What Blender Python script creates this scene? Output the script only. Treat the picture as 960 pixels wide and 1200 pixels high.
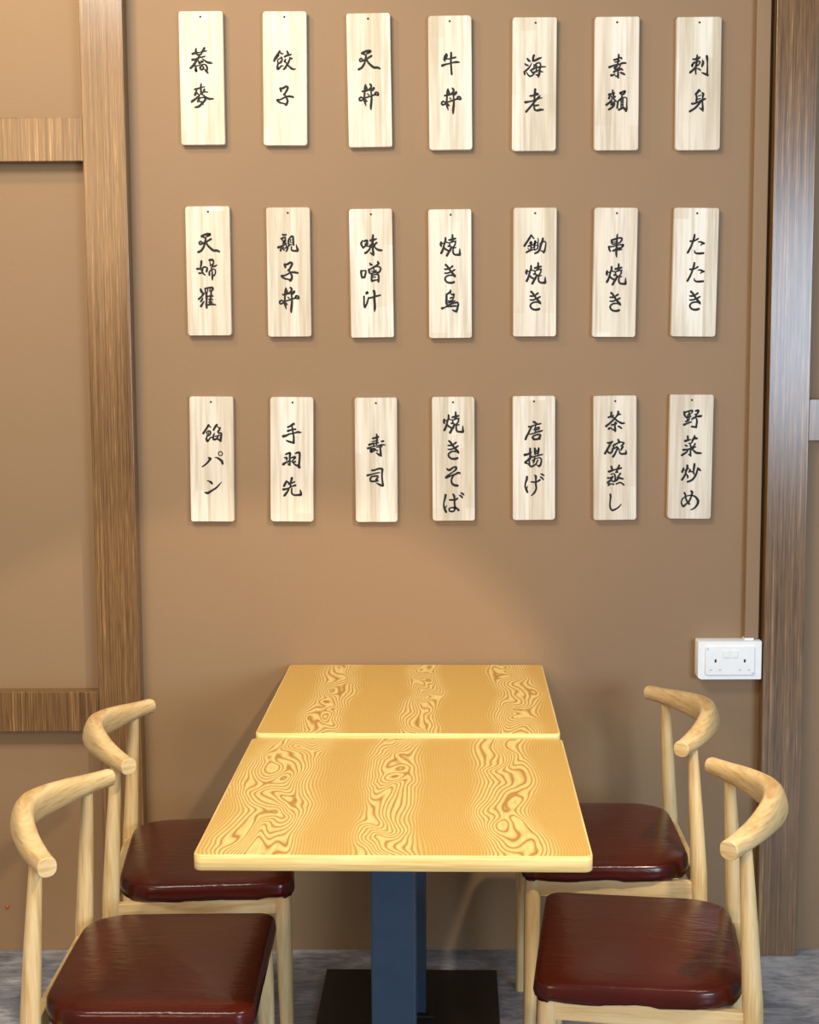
import bpy, bmesh, math, random
from mathutils import Vector, Matrix
R = math.radians
scene = bpy.context.scene
col = scene.collection
for o in list(bpy.data.objects): bpy.data.objects.remove(o)

# ------------------------------------------------------------------ camera
CAM = dict(f=1776.6, pitch=.1137, yaw=-.0102, roll=.0057, h=1.578, d=3.7878, x=.0231)
cam_data = bpy.data.cameras.new('camera'); cam = bpy.data.objects.new('camera', cam_data); col.objects.link(cam)
cam_data.sensor_fit = 'VERTICAL'; cam_data.sensor_height = 24.0
cam_data.lens = CAM['f'] * 24.0 / 1200.0
_p, _y, _r = CAM['pitch'], CAM['yaw'], CAM['roll']
fwd = Vector((math.sin(_y)*math.cos(_p), math.cos(_y)*math.cos(_p), -math.sin(_p)))
rt0 = Vector((math.cos(_y), -math.sin(_y), 0)); up0 = rt0.cross(fwd)
rt = rt0*math.cos(_r) - up0*math.sin(_r); up = rt0*math.sin(_r) + up0*math.cos(_r)
M = Matrix((rt, up, -fwd)).transposed().to_4x4(); M.translation = Vector((CAM['x'], -CAM['d'], CAM['h']))
cam.matrix_world = M
cam_data.clip_start = .05
scene.camera = cam

# ------------------------------------------------------------------ light and exposure
scene.view_settings.view_transform = 'Standard'; scene.view_settings.look = 'None'
scene.view_settings.gamma = 1.0; scene.view_settings.use_curve_mapping = False
scene.view_settings.exposure = 0.12
world = bpy.data.worlds.new('room_ambient'); scene.world = world; world.use_nodes = True
bg = world.node_tree.nodes['Background']; bg.inputs[0].default_value = (.93, .96, 1.0, 1); bg.inputs[1].default_value = 0.28

def area(name, loc, target, sx, sy, power, colr, spread=180):
    d = bpy.data.lights.new(name, 'AREA'); d.shape = 'RECTANGLE'; d.size = sx; d.size_y = sy
    d.energy = power; d.color = colr; d.spread = R(spread)
    o = bpy.data.objects.new(name, d); col.objects.link(o); o.location = loc
    o.rotation_euler = (Vector(target)-Vector(loc)).to_track_quat('-Z', 'Y').to_euler()
    return o
def spot(name, loc, target, power, colr, angle, blend, radius=.06):
    d = bpy.data.lights.new(name, 'SPOT'); d.energy = power; d.color = colr
    d.spot_size = R(angle); d.spot_blend = blend; d.shadow_soft_size = radius
    o = bpy.data.objects.new(name, d); col.objects.link(o); o.location = loc
    o.rotation_euler = (Vector(target)-Vector(loc)).to_track_quat('-Z', 'Y').to_euler()
    return o
# shop windows behind the camera on the right and along the right side (daylight), lamps on the ceiling, plus two added lights
area('window_daylight', (2.7, -6.0, 1.7), (.9, 0, 1.5), 1.8, 1.5, 178, (.62, .80, 1.0))
area('rear_warm_fill', (-2.3, -6.0, 2.7), (-1.0, 0, 1.2), 2.0, 1.6, 100, (1.0, .68, .38))  # added warm fill, gives the left post its glow and lifts the left wall
area('ceiling_lamp_panel', (-.8, -2.0, 3.0), (-.4, -.1, 1.2), 1.0, .5, 40, (1.0, .92, .78))
spot('warm_wall_lamp', (-1.15, -1.0, 3.05), (-.75, 0, 2.3), 42, (1.0, .70, .34), 110, .9, .08)
spot('wall_beam_spot', (.9, -2.0, 2.6), (-.56, -.36, 0), 150, (1.0, .82, .58), 40.6, .07, .05)  # added spot, cone shaped so its rim draws the diagonal light edge


# ------------------------------------------------------------------ materials
def s2l(c): return tuple((x/255/12.92 if x/255 <= .04045 else ((x/255+.055)/1.055)**2.4) for x in c) + (1,)
class NT:
    def __init__(s, name):
        s.m = bpy.data.materials.new(name); s.m.use_nodes = True; s.t = s.m.node_tree; s.n = s.t.nodes
        s.b = s.n['Principled BSDF']
    def node(s, typ, **kw):
        n = s.n.new(typ)
        for k, v in kw.items():
            if k.startswith('_'): setattr(n, k[1:], v)
            else: s.put(n, k, v)
        return n
    def put(s, n, k, v):
        i = n.inputs[int(k[1:])] if (k[0] == 'i' and k[1:].isdigit()) else n.inputs[k.replace('__', ' ')]
        if isinstance(v, bpy.types.NodeSocket): s.t.links.new(v, i)
        else: i.default_value = v
    def math(s, op, a, b=0., c=None):
        n = s.n.new('ShaderNodeMath'); n.operation = op; s.put(n, 'i0', a); s.put(n, 'i1', b)
        if c is not None: s.put(n, 'i2', c)
        return n.outputs[0]
    def coord(s, kind='Object', scale=(1, 1, 1), loc=(0, 0, 0)):
        c = s.n.new('ShaderNodeTexCoord'); m = s.n.new('ShaderNodeMapping'); s.t.links.new(c.outputs[kind], m.inputs[0])
        m.inputs['Scale'].default_value = scale; m.inputs['Location'].default_value = loc
        return m.outputs[0]
    def noise(s, vec, scale=5, detail=3, rough=.5, dist=0.):
        n = s.node('ShaderNodeTexNoise', Vector=vec, Scale=scale, Detail=detail, Roughness=rough, Distortion=dist)
        return n.outputs['Fac']
    def ramp(s, fac, stops, interp='LINEAR'):
        n = s.n.new('ShaderNodeValToRGB'); s.put(n, 'i0', fac); cr = n.color_ramp; cr.interpolation = interp
        while len(cr.elements) < len(stops): cr.elements.new(.5)
        for e, (p, c) in zip(cr.elements, stops): e.position = p; e.color = c if len(c) == 4 else s2l(c)
        return n.outputs[0]
    def mix(s, fac, a, b, typ='MIX'):
        n = s.n.new('ShaderNodeMix'); n.data_type = 'RGBA'; n.blend_type = typ
        s.put(n, 'i0', fac); s.put(n, 'i6', a); s.put(n, 'i7', b); return n.outputs[2]
    def bump(s, h, strength=.2, dist=.001):
        n = s.node('ShaderNodeBump', Strength=strength, Distance=dist, Height=h); s.t.links.new(n.outputs[0], s.b.inputs['Normal'])
    def set(s, **kw):
        for k, v in kw.items(): s.put(s.b, k, v)
        return s.m

def mat_wall():
    t = NT('brown_wall_paint'); v = t.coord()
    a = t.noise(v, 1.6, 3, .5); g = t.noise(v, 90, 3, .6)
    c = t.mix(a, s2l((138, 110, 79)), s2l((144, 116, 85)))
    t.bump(t.math('ADD', g, t.math('MULTIPLY', t.noise(v, 9, 2), 1.5)), .35, .0012)
    return t.set(Base__Color=c, Roughness=.62)
def mat_laminate(name, vertical=True):
    t = NT(name)
    v = t.coord(scale=(520, 520, 12)); w = t.coord(scale=(300, 300, 1.6), loc=(3, 1, 2)); u = t.coord(scale=(110, 110, .5), loc=(5, 1, 2))
    f = t.math('ADD', t.math('MULTIPLY', t.noise(v, 1, 2, .6), .55), t.math('ADD', t.math('MULTIPLY', t.noise(w, 1, 2, .5), .5), t.math('MULTIPLY', t.noise(u, 1, 2), .25)))
    c = t.ramp(f, [(.46, (74, 52, 31)), (.62, (108, 79, 48)), (.74, (130, 97, 61)), (.88, (176, 140, 97))])
    t.bump(f, .25, .0005)
    return t.set(Base__Color=c, Roughness=.22, Specular__IOR__Level=.44)
def mat_floor():
    t = NT('polished_concrete'); v = t.coord(); w = t.coord(scale=(1, 3, 1))
    a = t.noise(v, 3.0, 6, .62, .6); b = t.noise(w, 11, 6, .7, 1.2); s = t.noise(t.coord(scale=(1, 7, 1), loc=(3, 0, 0)), 9, 3, .6, 2.5)
    f = t.math('ADD', t.math('MULTIPLY', a, .6), t.math('MULTIPLY', b, .4))
    c = t.ramp(f, [(.38, (84, 88, 97)), (.5, (132, 136, 146)), (.6, (184, 186, 192))])
    sc = t.ramp(s, [(.69, (0, 0, 0)), (.74, (255, 255, 255))])
    c = t.mix(t.math('MULTIPLY', sc, .45), c, s2l((205, 206, 208)))
    t.bump(b, .2, .002)
    return t.set(Base__Color=c, Roughness=.36)
def mat_ash(name, axis):
    sc = {'z': (60, 60, 3.5), 'y': (14, 6, 110), 'x': (3, 60, 60)}[axis]
    t = NT(name); v = t.coord(scale=sc); w = t.coord(scale=tuple(x*4 for x in sc))
    f = t.math('ADD', t.math('MULTIPLY', t.noise(v, 1, 3, .55, .8), .65), t.math('MULTIPLY', t.noise(w, 1, 2), .35))
    c = t.ramp(f, [(.36, (196, 158, 102)), (.48, (216, 185, 130)), (.66, (230, 204, 156))])
    t.bump(f, .1, .0006)
    return t.set(Base__Color=c, Roughness=.42)
def mat_leather():
    t = NT('oxblood_leatherette'); v = t.coord()
    a = t.noise(v, 7, 3, .5); g = t.noise(v, 320, 2, .5); w = t.noise(t.coord(scale=(9, 30, 20)), 1, 3, .6, 1.0)
    c = t.mix(a, s2l((56, 12, 5)), s2l((76, 21, 9)))
    t.bump(t.math('ADD', t.math('MULTIPLY', g, .12), t.math('MULTIPLY', w, 2.2)), .32, .0022)
    return t.set(Base__Color=c, Roughness=.22, Specular__IOR__Level=.36)
def mat_table(name, bands, seed, sx=1.):
    """printed ash veneer: straight fine grain broken by bands of figured cathedral grain running along the depth"""
    t = NT(name); c0 = t.n.new('ShaderNodeTexCoord'); sep = t.n.new('ShaderNodeSeparateXYZ'); t.t.links.new(c0.outputs['Object'], sep.inputs[0])
    x, y = sep.outputs[0], sep.outputs[1]
    wob = t.math('MULTIPLY', t.math('SUBTRACT', t.noise(t.coord(scale=(.6, 2.2, 1), loc=(seed, seed, 0)), 1.6, 1), .5), .10)
    xw = t.math('ADD', x, wob)
    g = None; integ = 0.
    for bx, bw in bands:
        d = t.math('DIVIDE', t.math('SUBTRACT', xw, bx), bw); e = t.math('POWER', 2.718, t.math('MULTIPLY', t.math('MULTIPLY', d, d), -1.))
        integ = t.math('ADD', integ, t.math('MULTIPLY', t.math('TANH', t.math('MULTIPLY', d, 1.2)), bw*.886))
        g = e if g is None else t.math('MAXIMUM', g, e)
    n1 = t.noise(t.coord(scale=(10.5, 5.2, 1), loc=(seed*1.7, seed+1.3, 0)), 1, 1.2, .35, .7)
    n2 = t.noise(t.coord(scale=(5, 1.6, 1), loc=(seed, 2, 0)), 1, 2, .4)
    ph = t.math('ADD', t.math('MULTIPLY', xw, 210), t.math('ADD', t.math('MULTIPLY', t.math('MULTIPLY', t.math('SUBTRACT', n1, .5), 19), g), t.math('MULTIPLY', n2, 4)))
    ph = t.math('SUBTRACT', ph, t.math('MULTIPLY', integ, 165))
    saw = t.math('FRACT', ph)
    tri = t.ramp(saw, [(0, (0, 0, 0)), (.10, (80, 80, 80)), (.30, (240, 240, 240)), (.55, (255, 255, 255)), (.80, (225, 225, 225)), (1, (0, 0, 0))])
    lo = t.mix(tri, s2l((186, 146, 70)), s2l((204, 166, 88)))
    hi = t.mix(tri, s2l((164, 116, 42)), s2l((230, 204, 130)))
    gg = t.ramp(g, [(.10, (0, 0, 0)), (.42, (255, 255, 255))])
    c = t.mix(gg, lo, hi)
    fib = t.noise(t.coord(scale=(330, 14, 1), loc=(0, seed, 0)), 1, 2, .6)
    c = t.mix(t.ramp(fib, [(.38, (150, 150, 150)), (.55, (0, 0, 0))]), c, s2l((196, 150, 70)))
    t.bump(fib, .08, .0004)
    return t.set(Base__Color=c, Roughness=.36)
def mat_plain(name, c, rough=.5, **kw):
    t = NT(name); v = t.coord(); n = t.noise(v, 30, 3)
    cc = t.mix(n, s2l(tuple(max(0, x-5) for x in c)), s2l(tuple(min(255, x+5) for x in c)))
    return t.set(Base__Color=cc, Roughness=rough, **kw)
def mat_edging():
    t = NT('pale_table_edging'); f = t.noise(t.coord(scale=(6, 6, 240)), 1, 3, .6, .4)
    return t.set(Base__Color=t.ramp(f, [(.35, (222, 184, 110)), (.62, (243, 214, 148))]), Roughness=.4)
def mat_plank():
    """rubberwood glued up from staves, every plank with its own figure"""
    t = NT('pale_rubberwood'); oi = t.n.new('ShaderNodeObjectInfo'); c0 = t.n.new('ShaderNodeTexCoord')
    off = t.node('ShaderNodeCombineXYZ', X=t.math('MULTIPLY', oi.outputs['Random'], 37.), Y=0., Z=t.math('MULTIPLY', oi.outputs['Random'], 91.))
    add = t.n.new('ShaderNodeVectorMath'); add.operation = 'ADD'; t.t.links.new(c0.outputs['Object'], add.inputs[0]); t.t.links.new(off.outputs[0], add.inputs[1])
    def sc(v):
        m = t.n.new('ShaderNodeMapping'); t.t.links.new(add.outputs[0], m.inputs[0]); m.inputs['Scale'].default_value = v; return m.outputs[0]
    br = t.node('ShaderNodeTexBrick', Vector=sc((1, 1, 1)))
    m = t.n.new('ShaderNodeMapping'); t.t.links.new(add.outputs[0], m.inputs[0]); m.inputs['Rotation'].default_value = (0, R(90), 0)
    # staves about 4 cm wide: swap axes so the brick rows run up the plank
    cx = t.n.new('ShaderNodeSeparateXYZ'); t.t.links.new(add.outputs[0], cx.inputs[0])
    sw = t.node('ShaderNodeCombineXYZ', X=cx.outputs[2], Y=cx.outputs[0], Z=0.)
    t.t.links.new(sw.outputs[0], br.inputs['Vector'])
    br.inputs['Scale'].default_value = 1.; br.inputs['Brick Width'].default_value = .30; br.inputs['Row Height'].default_value = .041
    br.inputs['Mortar Size'].default_value = .0; br.inputs['Bias'].default_value = 0.
    br.inputs['Color1'].default_value = (0, 0, 0, 1); br.inputs['Color2'].default_value = (1, 1, 1, 1)
    gr = t.noise(sc((120, 120, 5)), 1, 3, .6); g2 = t.noise(sc((34, 34, 2.2)), 1, 2, .5, .6)
    base = t.mix(br.outputs[0], s2l((214, 203, 183)), s2l((231, 226, 214)))
    dark = t.ramp(t.math('ADD', t.math('MULTIPLY', gr, .5), t.math('MULTIPLY', g2, .5)), [(.36, (255, 255, 255)), (.56, (0, 0, 0))])
    c = t.mix(t.math('MULTIPLY', dark, .8), base, s2l((182, 167, 140)))
    t.bump(gr, .06, .0003)
    return t.set(Base__Color=c, Roughness=.5)

M_wall = mat_wall(); M_lam = mat_laminate('wood_laminate'); M_floor = mat_floor()
M_ashz = mat_ash('ash_wood_upright', 'z'); M_ashy = mat_ash('ash_wood_crosswise', 'y'); M_ashx = mat_ash('ash_wood_lengthwise', 'x')
M_leather = mat_leather(); M_edge = mat_edging(); M_plank = mat_plank()
M_ink = mat_plain('black_brush_ink', (13, 12, 14), .7)
M_steel = mat_plain('navy_black_powder_coat', (36, 56, 78), .36)
M_base = mat_plain('black_cast_iron', (16, 14, 13), .4)
M_white = mat_plain('white_plastic', (240, 243, 244), .35)
M_grey = mat_plain('grey_moulding_shadow', (205, 210, 214), .5)
M_hole = mat_plain('dark_hole', (18, 18, 20), .8)
M_brass = mat_plain('orange_rusty_metal', (190, 90, 30), .4)
M_dark = mat_plain('dark_screw', (38, 34, 30), .4)

# ------------------------------------------------------------------ mesh helpers
def obj(name, bm, mat, parent=None, loc=(0, 0, 0), rot=(0, 0, 0), smooth=False, angle=40):
    bmesh.ops.recalc_face_normals(bm, faces=bm.faces)
    me = bpy.data.meshes.new(name); bm.to_mesh(me); bm.free()
    for m in (mat if isinstance(mat, (list, tuple)) else [mat]): me.materials.append(m)
    if smooth:
        for p in me.polygons: p.use_smooth = True
        me.set_sharp_from_angle(angle=R(angle))
    o = bpy.data.objects.new(name, me); col.objects.link(o); o.location = loc; o.rotation_euler = rot
    if parent: o.parent = parent
    return o
def empty(name, loc=(0, 0, 0), rz=0.):
    o = bpy.data.objects.new(name, None); col.objects.link(o); o.location = loc; o.rotation_euler = (0, 0, rz); o.empty_display_size = .1; return o
def tag(o, label=None, cat=None, group=None, kind=None):
    if label: o['label'] = label
    if cat: o['category'] = cat
    if group: o['group'] = group
    if kind: o['kind'] = kind
    return o
def box(x0, x1, y0, y1, z0, z1, bev=0., seg=2):
    bm = bmesh.new()
    vs = [bm.verts.new((x, y, z)) for x in (x0, x1) for y in (y0, y1) for z in (z0, z1)]
    for f in ((0, 1, 3, 2), (4, 6, 7, 5), (0, 4, 5, 1), (2, 3, 7, 6), (0, 2, 6, 4), (1, 5, 7, 3)): bm.faces.new([vs[i] for i in f])
    bmesh.ops.recalc_face_normals(bm, faces=bm.faces)
    if bev: bmesh.ops.bevel(bm, geom=list(bm.edges), offset=bev, segments=seg, profile=.5, affect='EDGES')
    return bm
def add_box(bm, *a, **k):
    b = box(*a, **k); me = bpy.data.meshes.new('t'); b.to_mesh(me); b.free(); bm.from_mesh(me); bpy.data.meshes.remove(me)
def rounded(x0, x1, y0, y1, rs, seg=6):
    """rounded rectangle outline, rs = radii at (x1,y1),(x0,y1),(x0,y0),(x1,y0)"""
    pts = []
    for (cx, cy, sx, sy, a0), r in zip(((x1, y1, -1, -1, 0), (x0, y1, 1, -1, 90), (x0, y0, 1, 1, 180), (x1, y0, -1, 1, 270)), rs):
        for k in range(seg+1):
            a = R(a0+90*k/seg); pts.append((cx+sx*r+r*math.cos(a), cy+sy*r+r*math.sin(a)))
    return pts
def loft(bm, rings, cap0=True, cap1=True):
    vr = [[bm.verts.new(p) for p in r] for r in rings]; n = len(vr[0])
    for a, b in zip(vr, vr[1:]):
        for i in range(n): bm.faces.new((a[i], a[(i+1) % n], b[(i+1) % n], b[i]))
    if cap0: bm.faces.new(list(reversed(vr[0])))
    if cap1: bm.faces.new(vr[-1])
    return vr
def inset_outline(pts, d):
    n = len(pts); out = []
    for i in range(n):
        p0, p1, p2 = Vector(pts[i-1]), Vector(pts[i]), Vector(pts[(i+1) % n])
        t = (p2-p0).normalized(); nrm = Vector((-t.y, t.x)); q = p1+nrm*d; out.append((q.x, q.y))
    return out
def tube(path, radii, n=16):
    """round bar through path (list of Vector) with a radius at each point"""
    bm = bmesh.new(); rings = []
    for i, (p, r) in enumerate(zip(path, radii)):
        a = path[max(0, i-1)]; b = path[min(len(path)-1, i+1)]; t = (b-a).normalized()
        u = t.cross(Vector((0, 1, 0)) if abs(t.y) < .9 else Vector((1, 0, 0))).normalized(); v = t.cross(u)
        rings.append([p+u*r*math.cos(2*math.pi*k/n)+v*r*math.sin(2*math.pi*k/n) for k in range(n)])
    loft(bm, rings); return bm
def catmull(P, n=6):
    out = []
    Q = [P[0]]+list(P)+[P[-1]]
    for i in range(1, len(Q)-2):
        a, b, c, d = Q[i-1], Q[i], Q[i+1], Q[i+2]
        for k in range(n):
            s = k/n; out.append(tuple(.5*((2*b[j])+(-a[j]+c[j])*s+(2*a[j]-5*b[j]+4*c[j]-d[j])*s*s+(-a[j]+3*b[j]-3*c[j]+d[j])*s**3) for j in range(len(b))))
    out.append(tuple(P[-1])); return out

# ------------------------------------------------------------------ the setting
wall = obj('wall_back', box(-3.2, 3.2, 0, .12, 0, 3.4), M_wall); tag(wall, 'plain brown painted wall behind the menu planks and table', kind='structure')
fl = obj('floor', box(-3.2, 3.2, -6.0, .12, -.08, 0), M_floor); tag(fl, 'grey polished concrete floor with cloudy scuffs', kind='structure')
def structure(name, bm, m, label):
    o = obj(name, bm, m); tag(o, label, kind='structure'); return o
structure('trim_1', box(-.8015, -.6965, -.05, 0, 0, 3.4, .0015), M_lam, 'left upright wood laminate post on the brown wall')
structure('trim_2', box(.8705, .9705, -.045, 0, 0, 3.4, .0015), M_lam, 'right upright wood laminate post beside the socket')
structure('trim_3', box(-1.90, -.8015, -.045, 0, 2.011, 2.115, .0015), M_lam, 'upper horizontal laminate rail left of the left post')
structure('trim_4', box(-1.90, -.8015, -.045, 0, .595, .697, .0015), M_lam, 'lower horizontal laminate rail left of the left post')
structure('trim_5', box(.9705, 2.1, -.040, 0, 1.322, 1.425, .0015), M_lam, 'horizontal laminate rail right of the right post')
structure('trim_6', box(-2.0, -1.9, -.05, 0, 0, 3.4, .0015), M_lam, 'far left upright laminate post beyond the picture')
structure('trim_7', box(2.1, 2.2, -.045, 0, 0, 3.4, .0015), M_lam, 'far right upright laminate post beyond the picture')
nl = bmesh.new(); bmesh.ops.create_uvsphere(nl, u_segments=10, v_segments=6, radius=.0045)
tag(obj('wall_screw', nl, M_brass, loc=(-1.066, -.002, .119), smooth=True), 'tiny orange screw head low on the wall at far left', 'screw')
# cable trunking down to the socket
tr = obj('cable_trunking', box(.8275, .8625, -.022, 0, .822, 3.4, .002), M_wall)
tag(tr, 'brown painted cable trunking running down the wall to the socket', 'trunking')

# ------------------------------------------------------------------ double socket
sk = empty('wall_socket', (.7872, 0, .771)); tag(sk, 'white double wall socket with two switches beside right post', 'socket')
w2, h2 = .0805, .0495
bm = bmesh.new(); pts = rounded(-w2, w2, -h2, h2, (.003, .003, .010, .003), 3)
loft(bm, [[(x, -.0005, z) for x, z in pts], [(x, -.037, z) for x, z in pts], [(x*.985, -.040, z*.975) for x, z in pts]])
obj('back_box', bm, M_white, sk, smooth=True)
bm = bmesh.new(); pts = rounded(-.062, .062, -.0365, .0365, (.004,)*4, 3)
loft(bm, [[(x, -.040, z) for x, z in pts], [(x, -.0435, z) for x, z in pts], [(x*.98, -.045, z*.965) for x, z in pts]])
fp = obj('faceplate', bm, M_white, sk, smooth=True)
for s in (-1, 1):
    obj('rocker_switch', box(s*.0105-.0085, s*.0105+.0085, -.0475, -.0445, .0085, .0265, .001), M_white, sk)
    for dx, dz, w, h, m in ((0, .0, .0045, .008, M_hole), (-.0115, -.023, .007, .0042, M_grey), (.0115, -.023, .007, .0042, M_grey)):
        cx = s*.0365+dx; o = obj('pin_hole', box(cx-w/2, cx+w/2, -.0455, -.0445, dz-h/2, dz+h/2), m, fp)
for s in (-1, 1):
    b = bmesh.new(); bmesh.ops.create_cone(b, cap_ends=True, segments=12, radius1=.0028, radius2=.0028, depth=.0012)
    bmesh.ops.rotate(b, verts=b.verts, matrix=Matrix.Rotation(R(90), 3, 'X'))
    obj('plate_screw', b, M_grey, fp, loc=(s*.0565, -.0455, .031*-s))
obj('cable_gland', box(.038, .062, -.030, -.004, .0495, .0545, .0015), M_white, sk)

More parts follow.
